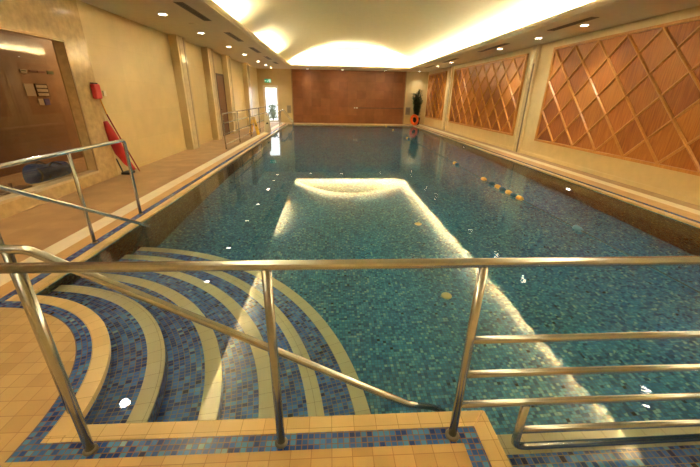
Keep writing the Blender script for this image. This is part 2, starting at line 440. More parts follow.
struct('coping_curve', ring_mesh(r_co, RC, .001, CB, lambda r: 0.0, lambda r: PI/2), M['coping'])
bm = B(); prism(bm, [(CX+r_co, YN-.1), (CX+RC-.008, YN-.1), (CX+RC-.008, CY), (CX+r_co, CY)], CB, 0.001); struct('coping_corner', bm, M['coping'])
bm = B(); prism(bm, [(CX+RC-.03, CY), (CX+RC-.008, CY), (CX+RC-.008, YN)], CB, 0.0008); struct('coping_fill', bm, M['coping'])
struct('mosaic_border_near_right', (XA+.1, XR+.185, YN-.19, YN-.1, DB, 0), M['mosaic'])
struct('mosaic_border_bay', (XA+.1, XA+.19, YA-.1, YN-.1, DB, 0), M['mosaic'])
struct('mosaic_border_bay_back', (XP-.19, XA+.19, YA-.19, YA-.1, DB, 0), M['mosaic'])

# pool tank
ZB = ZP-.2
struct('pool_floor', (XL-.1, XR+.1, YA-.2, YF+.1, ZB, ZP), M['pool_mosaic'])
struct('pool_wall_left', (XL-.12, XL, CY+RC-.05, YF+.1, ZP, CB), M['pool_mosaic'])
struct('pool_wall_right', (XR, XR+.12, YN-.1, YF+.1, ZP, CB), M['pool_mosaic'])
struct('pool_wall_far', (XL-.1, XR+.1, YF, YF+.12, ZP, CB), M['pool_mosaic'])
struct('pool_wall_near', (CX+RC-.1, XP, YN-.12, YN, ZP, CB), M['pool_mosaic'])
struct('pool_wall_near_right', (XA, XR+.1, YN-.12, YN, ZP, CB), M['pool_mosaic'])
struct('pool_wall_bay', (XP-.12, XP, YA-.1, YN-.01, ZP, CB), M['pool_mosaic'])
struct('pool_wall_bay_side', (XA, XA+.12, YA-.1, YN-.01, ZP, CB), M['pool_mosaic'])
struct('pool_wall_bay_back', (XP-.1, XA+.1, YA-.12, YA, ZP, CB), M['pool_mosaic'])
struct('pool_wall_curve', ring_mesh(RC-.1, RC-.001, CB, ZP, lambda r: 0.0, lambda r: PI/2), M['step_mosaic'])

# curved corner steps: five treads, each with a cream nosing
steps = empty('pool_steps', (CX, CY, ZP), kind='structure')
RAD = [1.624, 1.982, 2.332, 2.655, 3.0]; ZT = [-.18, -.335, -.49, -.64, -.79]; NW = .112
for k in range(5):
    r_in = RC-.06 if k == 0 else RAD[k-1]-.001
    s = link('step', ring_mesh(r_in, RAD[k]-NW, ZT[k], ZP, A_near(YN), A_left(XL), c=(SX, SY)), M['step_mosaic'], steps)
    n = link('nosing', ring_mesh(RAD[k]-NW, RAD[k], ZT[k]+.001, ZT[k]-.02, A_near(YN), A_left(XL), c=(SX, SY)), M['nosing'], s)
    ri = link('riser', ring_mesh(RAD[k]-NW, RAD[k]-.002, ZT[k]-.02, ZP, A_near(YN), A_left(XL), c=(SX, SY)), M['step_mosaic'], s)

# straight steps in the bay on the right
bay = empty('bay_steps', (XP, YA, ZP), kind='structure')
for k, (ya, yb, z) in enumerate([(.82, 1.28, -.185), (.36, .82, -.135), (YA, .36, -.085)]):
    s = link('step', box(B(), XP, XA, ya, yb-.115, ZP, z), M['step_mosaic'], bay)
    n = link('nosing', box(B(), XP, XA, yb-.115, yb, z-.03, z), M['nosing'], s)
    ri = link('riser', box(B(), XP, XA, yb-.115, yb-.002, ZP, z-.03), M['step_mosaic'], s)

# the water
e = .0
outl = [(XL, CY+RC)] + [(XL, YF), (XR, YF), (XR, YN), (XA, YN), (XA, YA), (XP, YA), (XP, YN)] + arc_pts(RC, 40)
outl = [p for i, p in enumerate(outl) if i == 0 or (Vector(p)-Vector(outl[i-1])).length > 1e-3]
outl = outl[::-1]
# drop near-duplicate of the first point
if (Vector(outl[0])-Vector(outl[-1])).length < .05: outl.pop()
water = link('water', prism(B(), outl, ZP-.1, ZW), M['water'])
tag(water, 'clear blue green pool water, calm at the curved steps and rippled on the right', 'water', kind='stuff')

# ---------------------------------------------------------------- walls
WT = 3.5
MY0, MY1 = 1.0, 7.28                                   # marble bay with the lobby window
WY0, WY1, WZ0, WZ1 = 2.2, 6.70, .22, 2.41
xm_ = -4.45
struct('wall_left', (XWL-.15, XWL, MY1, YWF, 0, WT), M['wall'])
struct('wall_left_near', (XWL-.15, XWL, YWN, MY0, 0, WT), M['wall'])
bm = B()
box(bm, XWL-.15, xm_, MY0, WY0, 0, WT); box(bm, XWL-.15, xm_, WY1, MY1, 0, WT)
box(bm, XWL-.15, xm_, WY0, WY1, 0, WZ0); box(bm, XWL-.15, xm_, WY0, WY1, WZ1, WT)
struct('wall_left_marble', bm, M['marble'])
w = empty('window_1', (xm_, (WY0+WY1)/2, WZ0), kind='structure')
link('window_pane', box(B(), -4.632, -4.622, WY0+.002, WY1-.002, WZ0+.012, WZ1-.002), M['glass'], w)
bm = B()
for d in ((WY0, WY1, WZ1-.018, WZ1+.012), (WY1-.018, WY1+.012, WZ0, WZ1)): box(bm, xm_-.01, xm_+.006, *d)
link('window_frame', bm, M['bronze'], w)
link('window_sill', box(B(), -4.66, xm_+.012, WY0+.001, WY1-.001, WZ0-.03, WZ0+.012), M['marble_light'], w)
# lobby behind the glass
struct('lobby_floor', (-6.6, -4.65, -.5, 11.0, .08, .2), M['deck_side'])
struct('wall_lobby_back', (-5.95, -5.8, -.5, 11.0, .2, 3.0), M['lobby'])
struct('wall_lobby_far', (-6.0, -4.65, 10.9, 11.0, .2, 3.0), M['lobby'])
struct('wall_lobby_near', (-6.0, -4.65, -.5, -.4, .2, 3.0), M['lobby'])
struct('lobby_ceiling', (-6.0, -4.65, -.5, 11.0, 2.9, 3.0), M['lobby'])

struct('wall_right', (XWR, XWR+.15, YWN, YWF, 0, WT), M['wall_right'])
struct('wall_near', (XWL-.2, XWR+.2, YWN-.15, YWN, 0, WT), M['wall_right'])
DX0, DX1, DZ = -4.20, -3.26, 2.2                       # daylight door in the far wall
bm = B()
box(bm, XWL-.15, DX0, YWF, YWF+.15, 0, WT); box(bm, DX1, XWR+.15, YWF, YWF+.15, 0, WT); box(bm, DX0, DX1, YWF, YWF+.15, DZ, WT)
struct('wall_far', bm, M['wall'])
struct('wall_far_panel', (-2.34, 4.80, YWF-.06, YWF, .0, ZC), M['brown'])
struct('trim_1', (-2.40, -2.34, YWF-.08, YWF, 0, ZC), M['bronze'])
struct('trim_2', (4.80, 4.86, YWF-.08, YWF, 0, ZC), M['bronze'])

# left pilasters with a polished pool-side face and a dark reveal
for k, (a, b2) in enumerate([(11.03, 11.62), (13.62, 14.2), (15.95, 16.5), (19.5, 20.1)]):
    p = empty('pilaster', (XWL, a, 0), kind='structure')
    link('pilaster_body', box(B(), XWL, -4.28, a, b2, 0, ZC), M['wall'], p)
    link('pilaster_face', box(B(), -4.28, -4.272, a+.13, b2, 0, ZC), M['marble_light'], p)
    link('reveal', box(B(), -4.272, -4.268, b2-.16, b2-.11, 0, ZC-.02), M['grille'], p)
    link('pilaster_edge', box(B(), XWL, -4.32, b2, b2+.05, 0, ZC), M['marble'], p)
for k, (a, b2) in enumerate([(10.98, 11.42), (18.62, 19.15)]):
    p = empty('pilaster', (XWR, a, 0), kind='structure')
    link('pilaster_body', box(B(), XWR-.06, XWR, a, b2, 0, ZC), M['wall_right'], p)
    link('pilaster_face', box(B(), XWR-.075, XWR-.06, a+.16, b2-.12, 0, ZC), M['marble_light'], p)
    link('reveal', box(B(), XWR-.066, XWR-.058, a+.10, a+.16, 0, ZC-.5), M['grille'], p)
# skirting lines
struct('baseboard_left', (XWL, XWL+.012, MY1+.002, YWF, 0, .07), M['wall'])
struct('baseboard_right', (XWR-.02, XWR, YWN, YWF, 0, .09), M['wall_right'])

# brown service door between the second and third pilasters
d = empty('door_2', (XWL, 15.3, 0), kind='structure')
link('door_panel', box(B(), XWL, XWL+.03, 14.93, 15.80, 0, 2.33), M['door_wood'], d)
bm = B()
for q in ((14.86, 14.93, 0, 2.40), (15.80, 15.87, 0, 2.40), (14.93, 15.80, 2.33, 2.40)): box(bm, XWL, XWL+.045, *q)
link('door_frame', bm, M['dark_wood'], d)
tb('door_handle', [(XWL+.03, 15.02, 1.05), (XWL+.08, 15.02, 1.05), (XWL+.08, 15.14, 1.05)], .01, M['steel'], d)

# glazed door to daylight
d = empty('door_1', ((DX0+DX1)/2, YWF, 0), kind='structure')
bm = B()
for q in ((DX0, DX0+.07, 0, DZ), (DX1-.05, DX1, 0, DZ), (DX0+.07, DX1-.05, DZ-.07, DZ)): box(bm, q[0], q[1], YWF-.03, YWF+.12, q[2], q[3])
link('door_frame', bm, M['frame_white'], d)
bm = B()
for q in ((DX0+.07, DX0+.13, .02, DZ-.07), (DX1-.11, DX1-.05, .02, DZ-.07), (DX0+.13, DX1-.11, .02, .12), (DX0+.13, DX1-.11, DZ-.14, DZ-.07)): box(bm, q[0], q[1], YWF+.03, YWF+.08, q[2], q[3])
link('door_leaf', bm, M['frame_white'], d)
link('door_pane', box(B(), DX0+.13, DX1-.11, YWF+.05, YWF+.06, .12, DZ-.14), M['door_glass'], d)
tb('door_handle', [(DX1-.08, YWF+.03, 1.02), (DX1-.08, YWF-.03, 1.02), (DX1-.20, YWF-.03, 1.02)], .011, M['steel'], d)
struct('outdoor_ground', (-12, 6, YWF+.15, YWF+16, -.12, -.02), M['ground'])
bush = empty('garden_bush', (-3.95, 25.0, -.02), 'grey green bush outside the bright glazed far door', 'bush')
bm = B(); rnd = random.Random(3)
for k in range(420):
    a, r, h = rnd.uniform(0, 2*PI), rnd.uniform(0, .34), rnd.uniform(.15, 1.05)
    c = Vector((-3.95+r*math.cos(a), 25.0+r*math.sin(a), h)); q = Vector((rnd.uniform(-1, 1), rnd.uniform(-1, 1), rnd.uniform(-.4, 1))).normalized()*.09
    s = q.orthogonal().normalized()*.03
    bm.faces.new([bm.verts.new(c-q), bm.verts.new(c+s), bm.verts.new(c+q), bm.verts.new(c-s)])
link('foliage', bm, M['bush'], bush)
bm = B()
for k in range(6): tube(bm, [(-3.95, 25, -.02), (-3.95+.2*math.cos(k), 25+.2*math.sin(k), .7)], .012, 6)
link('stem', bm, M['stem'], bush)

# ---------------------------------------------------------------- ceiling: soffit ring, rounded lip, barrel vault with lunettes
LYN = -1.6
bm = B()
def rect_ring(bm, o, i, z):
    """o, i = (x0,x1,y0,y1)"""
    co = [bm.verts.new((x, y, z)) for x, y in ((o[0], o[2]), (o[1], o[2]), (o[1], o[3]), (o[0], o[3]))]
    ci = [bm.verts.new((x, y, z)) for x, y in ((i[0], i[2]), (i[1], i[2]), (i[1], i[3]), (i[0], i[3]))]
    for k in range(4):
        bm.faces.new((co[k], ci[k], ci[(k+1) % 4], co[(k+1) % 4]))
# profile rings going inwards, then back out over the top as a shelf
prof = [(.16, 0.0)]
for k in range(1, 9):
    a = PI/2*k/8; prof.append((.16-.16*math.sin(a), .11*(1-math.cos(a))))
prof += [(.012, .125), (.05, .125), (.06, .015), (.75, .015)]
rings = []
outer = (XWL-.05, XWR+.05, YWN-.05, YWF+.05)
base = [(outer[0], outer[2]), (outer[1], outer[2]), (outer[1], outer[3]), (outer[0], outer[3])]
rings.append([bm.verts.new((x, y, ZC)) for x, y in base])
for off, dz in prof:
    x0, x1, ya, yb = LX0-off, LX1+off, LYN-off, LYF+off
    rings.append([bm.verts.new((x, y, ZC+dz)) for x, y in ((x0, ya), (x1, ya), (x1, yb), (x0, yb))])
for a, b2 in zip(rings, rings[1:]):
    for k in range(4):
        bm.faces.new((a[k], b2[k], b2[(k+1) % 4], a[(k+1) % 4]))
ceil = struct('ceiling', bm, M['soffit'])
# vault
VX0, VX1, VYN, VYF, VZ0, VZ1 = LX0-.55, LX1+.55, LYN-.5, LYF+.5, ZC+.015, 4.30
xc, hw, rise = (VX0+VX1)/2, (VX1-VX0)/2, VZ1-3.22
RV = (hw*hw+rise*rise)/(2*rise)
bm = B(); cols = []
prof2 = [(VX0, VZ0), (VX0, 3.22)]
for k in range(1, 40):
    x = VX0+(VX1-VX0)*k/40
    prof2.append((x, VZ1-RV+math.sqrt(RV*RV-(x-xc)**2)))
prof2 += [(VX1, 3.22), (VX1, VZ0)]
for y in [VYN+(VYF-VYN)*k/30 for k in range(31)]:
    cols.append([bm.verts.new((x, y, z)) for x, z in prof2])
for a, b2 in zip(cols, cols[1:]):
    for k in range(len(prof2)-1):
        bm.faces.new((a[k], a[k+1], b2[k+1], b2[k]))
bm.faces.new(cols[0]); bm.faces.new(cols[-1][::-1])
vault = struct('ceiling_vault', bm, M['vault'], smooth=False)
for p in vault.data.polygons:
    if abs(p.normal.y) < .5 and abs(p.normal.x) < .9: p.use_smooth = True
struct('ceiling_cap', (XWL-.2, XWR+.2, YWN-.2, YWF+.2, 4.6, 4.7), M['soffit'])
bm = B()
for q in ((XWL-.25, XWL-.15, YWN-.2, YWF+.2), (XWR+.15, XWR+.25, YWN-.2, YWF+.2), (XWL-.2, XWR+.2, YWN-.25, YWN-.15), (XWL-.2, XWR+.2, YWF+.15, YWF+.25)): box(bm, *q, 3.3, 4.65)
struct('ceiling_upstand', bm, M['soffit'])

# cove tubes lying on the shelf behind the lip (one length on the left is out)
ORD = ['nearest', 'second', 'third', 'fourth', 'fifth', 'sixth', 'seventh', 'eighth', 'ninth', 'tenth', 'farthest']
def cove(p, q, label):
    p, q = Vector(p), Vector(q); d = (q-p).normalized(); s = d.cross(Vector((0, 0, 1)))
    t = empty('cove_light', (p+q)/2-Vector((0, 0, .04)), label, 'light', 'hidden cove lights round the vault')
    tb('tube', [p, q], .028, M['tube'], t, seg=10)
    bm = B(); m = Matrix.Translation((p+q)/2) @ Matrix((( d.x, s.x, 0), (d.y, s.y, 0), (0, 0, 1))).to_4x4()
    box(bm, -(q-p).length/2, (q-p).length/2, -.03, .03, -.04, -.028); bmesh.ops.transform(bm, matrix=m, verts=bm.verts[:])
    link('batten', bm, M['white'], t)
CZ = ZC+.015+.04
cove((LX0-.15, -1.2, CZ), (LX0-.15, 10.2, CZ), 'long lit cove strip behind the left ceiling lip, the nearer of two')
cove((LX0-.15, 12.9, CZ), (LX0-.15, 17.2, CZ), 'short lit cove strip behind the left ceiling lip, the farther of two')
cove((LX1+.15, -1.2, CZ), (LX1+.15, LYF+.1, CZ), 'long lit cove strip behind the right ceiling lip')
cove((LX0+.0, LYF+.2, CZ), (LX1-.0, LYF+.2, CZ), 'lit cove strip behind the far ceiling lip under the arch')

# ---------------------------------------------------------------- downlights
def downlight(x, y, label, power=1.0, first=[]):
    if not first:
        t = empty('downlight', (0, 0, 0))
        bm = lathe(B(), [(.075, -.001), (.105, -.001), (.11, -.006), (.10, -.012), (.078, -.012), (.075, -.001)], 0, 0, 28)
        a = link('trim_ring', bm, M['trim_white'], t, smooth=True)
        bm = lathe(B(), [(.0745, -.002), (.0745, -.008), (.02, -.010)], 0, 0, 24)
        b3 = link('lens', bm, M['lamp'], t)
        first.append((t, a, b3)); r = t
    else:
        t, a, b3 = first[0]
        r = t.copy(); COL.objects.link(r)
        for c in (a, b3):
            n = c.copy(); COL.objects.link(n); n.parent = r
    r.location = (x, y, ZC)
    tag(r, label, 'downlight', 'recessed downlights in the soffit')
    L = bpy.data.lights.new('downlight_beam', 'SPOT'); L.energy = SPOT*power; L.color = (1, .93, .78); L.spot_size = R(118); L.spot_blend = .9; L.shadow_soft_size = .07
    o = bpy.data.objects.new('downlight_beam', L); COL.objects.link(o); o.location = (x, y, ZC-.03)
R = math.radians
SPOT = 85
XD = -3.46
for k, y in enumerate([-.6, 4.35, 8.4, 10.65, 13.35, 15.65, 18.5, 20.6, 22.3]):
    downlight(XD, y, 'round recessed downlight in the left soffit, %s from the camera in its row' % ORD[k])
for k, y in enumerate([-.4, 1.9, 4.15, 8.2, 9.95, 12.15, 16.9, 18.95, 22.75]):
    downlight(5.55, y, 'round recessed downlight in the right soffit, %s from the camera in its row' % ORD[k])
for x, w_ in ((-1.33, 'leftmost'), (.78, 'middle'), (3.42, 'rightmost')):
    downlight(x, 22.75, 'round recessed downlight before the brown far wall, %s of three' % w_, .35)

# slot air grilles in the soffits
def grille(x, y0, y1_, label, group):
    t = empty('air_grille', (x, (y0+y1_)/2, ZC), label, 'vent', group)
    bm = B(); w_ = .085
    box(bm, x-w_, x+w_, y0, y0+.02, ZC-.008, ZC); box(bm, x-w_, x+w_, y1_-.02, y1_, ZC-.008, ZC)
    box(bm, x-w_, x-w_+.015, y0, y1_, ZC-.008, ZC); box(bm, x+w_-.015, x+w_, y0, y1_, ZC-.008, ZC)
    link('grille_frame', bm, M['grille'], t)
    link('slot', box(B(), x-w_+.015, x+w_-.015, y0+.02, y1_-.02, ZC-.003, ZC), M['grille_dark'], t)
    bm = B()
    for i in range(4):
        xx = x-w_+.035+i*.034; box(bm, xx-.008, xx+.008, y0+.02, y1_-.02, ZC-.007, ZC-.003)
    link('louvre', bm, M['grille'], t)
for k, (a, b2) in enumerate([(7.35, 8.95), (10.45, 12.0), (13.4, 14.9), (16.2, 17.5), (18.6, 19.8)]):
    grille(-2.72, a, b2, 'long dark slot grille in the left soffit, %s from the camera' % ORD[k], 'left soffit grilles')
for k, (a, b2) in enumerate([(4.3, 5.9), (7.45, 8.9), (11.0, 13.0), (15.2, 17.0), (18.6, 20.2)]):
    grille(5.22, a, b2, 'long dark slot grille in the right soffit, %s from the camera' % ORD[k], 'right soffit grilles')
for k, y in enumerate([9.4, 12.0, 14.6]):
    o = link('ceiling_speaker', lathe(B(), [(.09, 0), (.10, -.004), (.085, -.007), (.02, -.008)], -3.2, y, 24, cz=ZC), M['soffit'], smooth=True)
    tag(o, 'flush round speaker in the left soffit between downlights, %s from the camera' % ORD[k], 'speaker', 'soffit speakers')

# ---------------------------------------------------------------- lattice panels on the right wall
def clip(p, d, y0, y1_, z0, z1):
    t0, t1 = -1e9, 1e9
    for o_, dd, lo, hi in ((p[0], d[0], y0, y1_), (p[1], d[1], z0, z1)):
        a, b2 = (lo-o_)/dd, (hi-o_)/dd
        if a > b2: a, b2 = b2, a
        t0, t1 = max(t0, a), min(t1, b2)
    return t0, t1
def lattice(y0, ncol, label):
    z0, z1 = .535, .535+LH; y1_ = y0+ncol*LP; xb = XWR-.03
    t = empty('lattice_panel', (XWR, y0, z1), label, 'wall panel', 'diamond lattice panels on the right wall')
    bk = link('backing', box(B(), xb, XWR, y0, y1_, z0, z1), M['lattice_back'], None)
    # own origin at the lattice corner so that the veneer follows the diamonds
    for v in bk.data.vertices: v.co -= Vector((XWR, y0, z1))
    bk.parent = t
    f = .06
    for q in ((y0-f, y1_+f, z1, z1+f), (y0-f, y1_+f, z0-f, z0), (y0-f, y0, z0, z1), (y1_, y1_+f, z0, z1)):
        link('frame_rail', box(B(), XWR-.075, XWR, *q), M['lattice_strip'], t, bevel=.008)
    sl = LH/(3*LP)
    for sg in (1, -1):
        for k in range(-3, ncol+4):
            p = (y0+k*LP, z1); dd = Vector((1, sg*sl)).normalized()
            a, b2 = clip(p, dd, y0, y1_, z0, z1)
            if b2-a < .08: continue
            P = Vector((p[0]+dd.x*a, p[1]+dd.y*a)); Q = Vector((p[0]+dd.x*b2, p[1]+dd.y*b2)); n = Vector((-dd.y, dd.x))*.024
            bm = B(); dpt = .040 if sg == 1 else .034
            vs = []
            for x, w_ in ((xb, 1.0), (xb-dpt*.6, 1.0), (xb-dpt, .45)):
                vs.append([bm.verts.new((x, c.x, c.y)) for c in (P-n*w_, P+n*w_, Q+n*w_, Q-n*w_)])
            for r0, r1 in zip(vs, vs[1:]):
                for i in range(4): bm.faces.new((r0[i], r0[(i+1) % 4], r1[(i+1) % 4], r1[i]))
            bm.faces.new(vs[-1]); bm.faces.new(vs[0][::-1]); bmesh.ops.recalc_face_normals(bm, faces=bm.faces[:])
            link('lattice_strip', bm, M['lattice_strip'], t)
lattice(10.17-8*LP, 8, 'large wooden diamond lattice panel on the right wall, nearest the camera')
lattice(18.17-8*LP, 8, 'large wooden diamond lattice panel on the right wall, middle of three')
lattice(19.60, 4, 'narrower wooden diamond lattice panel beside the potted plant')

# ---------------------------------------------------------------- far wall items
s = empty('exit_sign', (-3.86, YWF, 2.36), 'small green lit exit sign above the bright far door', 'sign')
link('sign_box', box(B(), -4.06, -3.66, YWF-.06, YWF, 2.36, 2.56), M['exit_green'], s)
bm = B(); yy = YWF-.0625
def flat(bm, pts): bm.faces.new([bm.verts.new((-3.86+x, yy, 2.46+z)) for x, z in pts])
flat(bm, [(.05+.022*math.cos(PI*2*k/10), .055+.022*math.sin(PI*2*k/10)) for k in range(10)])
for q in ([(.02, .035), (.05, .035), (.02, -.02), (-.01, -.015)], [(.0, -.01), (.025, -.015), (.055, -.045), (.04, -.055)], [(.0, -.01), (.02, -.015), (-.03, -.07), (-.05, -.06)],
          [(.045, .03), (.08, .0), (.07, -.01), (.035, .02)], [(-.16, .015), (-.08, .015), (-.08, -.015), (-.16, -.015)], [(-.16, .04), (-.19, 0), (-.16, -.04)],
          [(.10, .08), (.17, .08), (.17, -.08), (.10, -.08)]):
    flat(bm, q)
link('pictogram', bm, M['exit_white'], s)
for x0, x1, lab in ((-2.76, -2.50, 'grey wall vent left of the brown far panel'), (4.95, 5.27, 'grey wall vent right of the brown far panel beside the plant')):
    t = empty('wall_vent', ((x0+x1)/2, YWF, .6), lab, 'vent')
    link('vent_frame', box(B(), x0, x1, YWF-.025, YWF, .58, 1.05), M['vent_grey'], t)
    bm = B()
    for i in range(8): box(bm, x0+.03, x1-.03, YWF-.034, YWF-.025, .62+i*.05, .645+i*.05)
    link('vent_louvre', bm, M['grille'], t)
t = empty('wall_rail', (1.6, YWF-.06, .96), 'slim dark rail fixed along the right half of the brown far wall', 'rail')
tb('bar', [(1.85, YWF-.12, .965), (4.75, YWF-.12, .965)], .018, M['dark_wood'], t)
for x in (1.9, 3.3, 4.6): tb('bracket', [(x, YWF-.06, .965), (x, YWF-.12, .965)], .01, M['steel_dark'], t, seg=8)
for a, b2 in ((1.56, 1.64), (1.70, 1.80)): link('end_plate', box(B(), a, b2, YWF-.10, YWF-.06, .93, 1.0), M['white'], t)

# potted plant and life ring in the far right corner
px, py = 5.60, 22.75
t = empty('potted_plant', (px, py, 0), 'tall dark green potted plant in the far right corner', 'plant')
link('pot', lathe(B(), [(.15, 0), (.20, .04), (.23, .42), (.25, .45), (.22, .45), (.20, .40)], px, py, 24), M['pot'], t, smooth=True)
bm = B(); rnd = random.Random(11); leaves = B()
for k in range(22):
    a = rnd.uniform(0, 2*PI); r0 = rnd.uniform(0, .06); rt = rnd.uniform(.10, .34); h = rnd.uniform(1.2, 2.15)
    P0 = Vector((px+r0*math.cos(a), py+r0*math.sin(a), .4)); P1 = Vector((px+rt*math.cos(a), py+rt*math.sin(a)*.8, h))
    tube(bm, [P0, P0.lerp(P1, .5)+Vector((0, 0, .05)), P1], .009, 6)
    for j in range(62):
        s_ = .18+.82*j/62; c = P0.lerp(P1, s_); b4 = rnd.uniform(0, 2*PI); ln = rnd.uniform(.12, .22)
        d = Vector((math.cos(b4), math.sin(b4), rnd.uniform(-.5, .7))).normalized()*ln
        sd = d.cross(Vector((0, 0, 1))).normalized()*ln*.24; up = Vector((0, 0, .012))
        vs = [leaves.verts.new(c), leaves.verts.new(c+d*.45+sd+up), leaves.verts.new(c+d), leaves.verts.new(c+d*.45-sd+up)]
        leaves.faces.new(vs)
link('stem', bm, M['stem'], t); link('foliage', leaves, M['leaf'], t)

t = empty('life_ring', (5.36, 22.25, 0), 'orange life ring standing on the far right pool corner', 'life ring')
bm = B(); R0, r0 = .255, .085; nu, nv = 40, 14; rows = []
for i in range(nu):
    a = 2*PI*i/nu; row = []
    for j in range(nv):
        b4 = 2*PI*j/nv; rr = R0+r0*math.cos(b4)
        row.append(bm.verts.new((rr*math.cos(a), r0*.75*math.sin(b4), rr*math.sin(a))))
    rows.append(row)
for i in range(nu):
    for j in range(nv): bm.faces.new((rows[i][j], rows[(i+1) % nu][j], rows[(i+1) % nu][(j+1) % nv], rows[i][(j+1) % nv]))
mt = Matrix.Translation((5.36, 22.25, R0+r0-.004)) @ Matrix.Rotation(R(30), 4, 'Z') @ Matrix.Rotation(R(-9), 4, 'X')
bmesh.ops.transform(bm, matrix=mt, verts=bm.verts[:]); bmesh.ops.recalc_face_normals(bm, faces=bm.faces[:])
link('ring_body', bm, M['ring'], t, smooth=True)
for i in range(4):
    a = PI/4+PI/2*i; c = Vector((R0*math.cos(a), 0, R0*math.sin(a))); bm = B(); tang = Vector((-math.sin(a), 0, math.cos(a))); rad = Vector((math.cos(a), 0, math.sin(a)))
    rg = []
    for sgn in (-1, 1):
        rg.append([bm.verts.new(c+tang*sgn*.03+rad*math.cos(2*PI*k/12)*(r0+.004)+Vector((0, 1, 0))*math.sin(2*PI*k/12)*(r0*.75+.004)) for k in range(12)])
    for k in range(12): bm.faces.new((rg[0][k], rg[0][(k+1) % 12], rg[1][(k+1) % 12], rg[1][k]))
    bmesh.ops.transform(bm, matrix=mt, verts=bm.verts[:])
    link('band', bm, M['ring'], t, smooth=True)

# ---------------------------------------------------------------- steel rails
def collar(parent, x, y, z=0.0, r=.028, mat='steel_dark'):
    link('base_ring', lathe(B(), [(r+.004, 0), (r+.004, .006), (r*.75, .014), (r*.6, .014)], x, y, 20, cz=z+.001), M[mat], parent, smooth=True)
RY = 1.188; rr = .0205
t = empty('entry_railing', (0, RY, 0), 'wide brushed steel guard railing across the foreground deck and bay', 'railing')
tb('top_rail', [(-2.3, RY, 1.0), (3.0, RY, 1.0)], rr, M['steel'], t, seg=20)
for x, y in ((-1.173, RY), (-.253, RY-.002), (.622, RY)):
    tb('post', [(x, y, 0), (x, y, .985)], rr*.98, M['steel'], t, seg=18)
collar(t, -1.173, RY); collar(t, -.253, RY-.002); collar(t, .622, RY, mat='steel_dark', r=.032)
for z in (.612, .412, .218):
    tb('middle_rail', [(.622, RY, z), (3.0, RY, z)], rr*.85, M['steel'], t, seg=16)
tb('bay_loop', [(.972, RY, .20), (.972, RY, -.14), (3.0, RY, -.14)], rr, M['steel'], t, rad=.07, seg=16)
tb('low_rail', [(.975, RY, .022), (3.0, RY, .022)], rr*.9, M['steel'], t, seg=16)
tb('end_post', [(2.98, RY, -.16), (2.98, RY, .985)], rr, M['steel'], t, seg=16)

def stair_rail(name, pts, post, label, ring=True):
    t = empty(name, (post[0], post[1], 0), label, 'handrail')
    tb('rail', pts, .0205, M['steel'], t, rad=.10, seg=18)
    tb('post', [(post[0], post[1], 0), (post[0], post[1], post[2])], .019, M['steel'], t, seg=16)
    if ring: collar(t, post[0], post[1])
dy = 1.424
stair_rail('handrail', [(-1.75, dy-.02, .60), (-1.75, dy-.01, .985), (-1.335, dy, .968), (.45, dy, -.045), (.60, dy, -.09), (.66, dy, -.16)],
           (-1.42, dy-.005, .965), 'sloping steel handrail running down the near side of the curved pool steps', False)
dx = -2.5
stair_rail('handrail', [(dx, 2.05, .60), (dx, 2.05, .985), (dx, 2.55, .985), (dx, 4.31, .02), (dx, 4.42, -.07), (dx, 4.46, -.2)],
           (dx, 2.48, .965), 'sloping steel handrail running down beside the left pool edge')
# left guard rail on the deck
t = empty('side_railing', (-2.735, 3.75, 0), 'steel guard railing standing on the left pool edge', 'railing')
tb('top_rail', [(-2.735, 1.6, 1.035), (-2.735, 4.765, 1.035), (-2.735, 4.765, 0)], .0205, M['steel'], t, rad=.06, seg=16)
tb('post', [(-2.735, 3.735, 0), (-2.735, 3.735, 1.03)], .019, M['steel'], t, seg=16)
tb('post', [(-2.735, 2.47, 0), (-2.735, 2.47, 1.03)], .019, M['steel'], t, seg=16)
for y in (2.47, 3.735, 4.765): collar(t, -2.735, y)

# railing farther along the left deck
xr_ = -3.32
t = empty('deck_railing', (xr_, 15, 0), 'long four bar steel railing farther along the left deck', 'railing')
ys = [11.2, 13.0, 14.9, 16.9, 18.9]
tb('top_rail', [(xr_, 11.2, .0), (xr_, 11.2, 1.07), (xr_, 18.9, 1.07), (xr_, 18.9, 0)], .022, M['steel'], t, rad=.08)
for y in ys[1:-1]: tb('post', [(xr_, y, 0), (xr_, y, 1.06)], .02, M['steel'], t)
for z in (.79, .46, .14): tb('middle_rail', [(xr_, 11.2, z), (xr_, 18.9, z)], .016, M['steel'], t)

# twin grab rails at the far left corner
for y, w_ in ((20.75, 'nearer'), (21.35, 'farther')):
    t = empty('grab_rail', (-2.95, y, 0), 'curved steel grab rail into the far left pool corner, %s of two' % w_, 'handrail')
    tb('rail', [(-2.93, y, 0), (-2.93, y, .80), (-2.70, y, .84), (-2.18, y, .16), (-2.15, y, -.25)], .022, M['steel'], t, rad=.12)
    collar(t, -2.93, y)

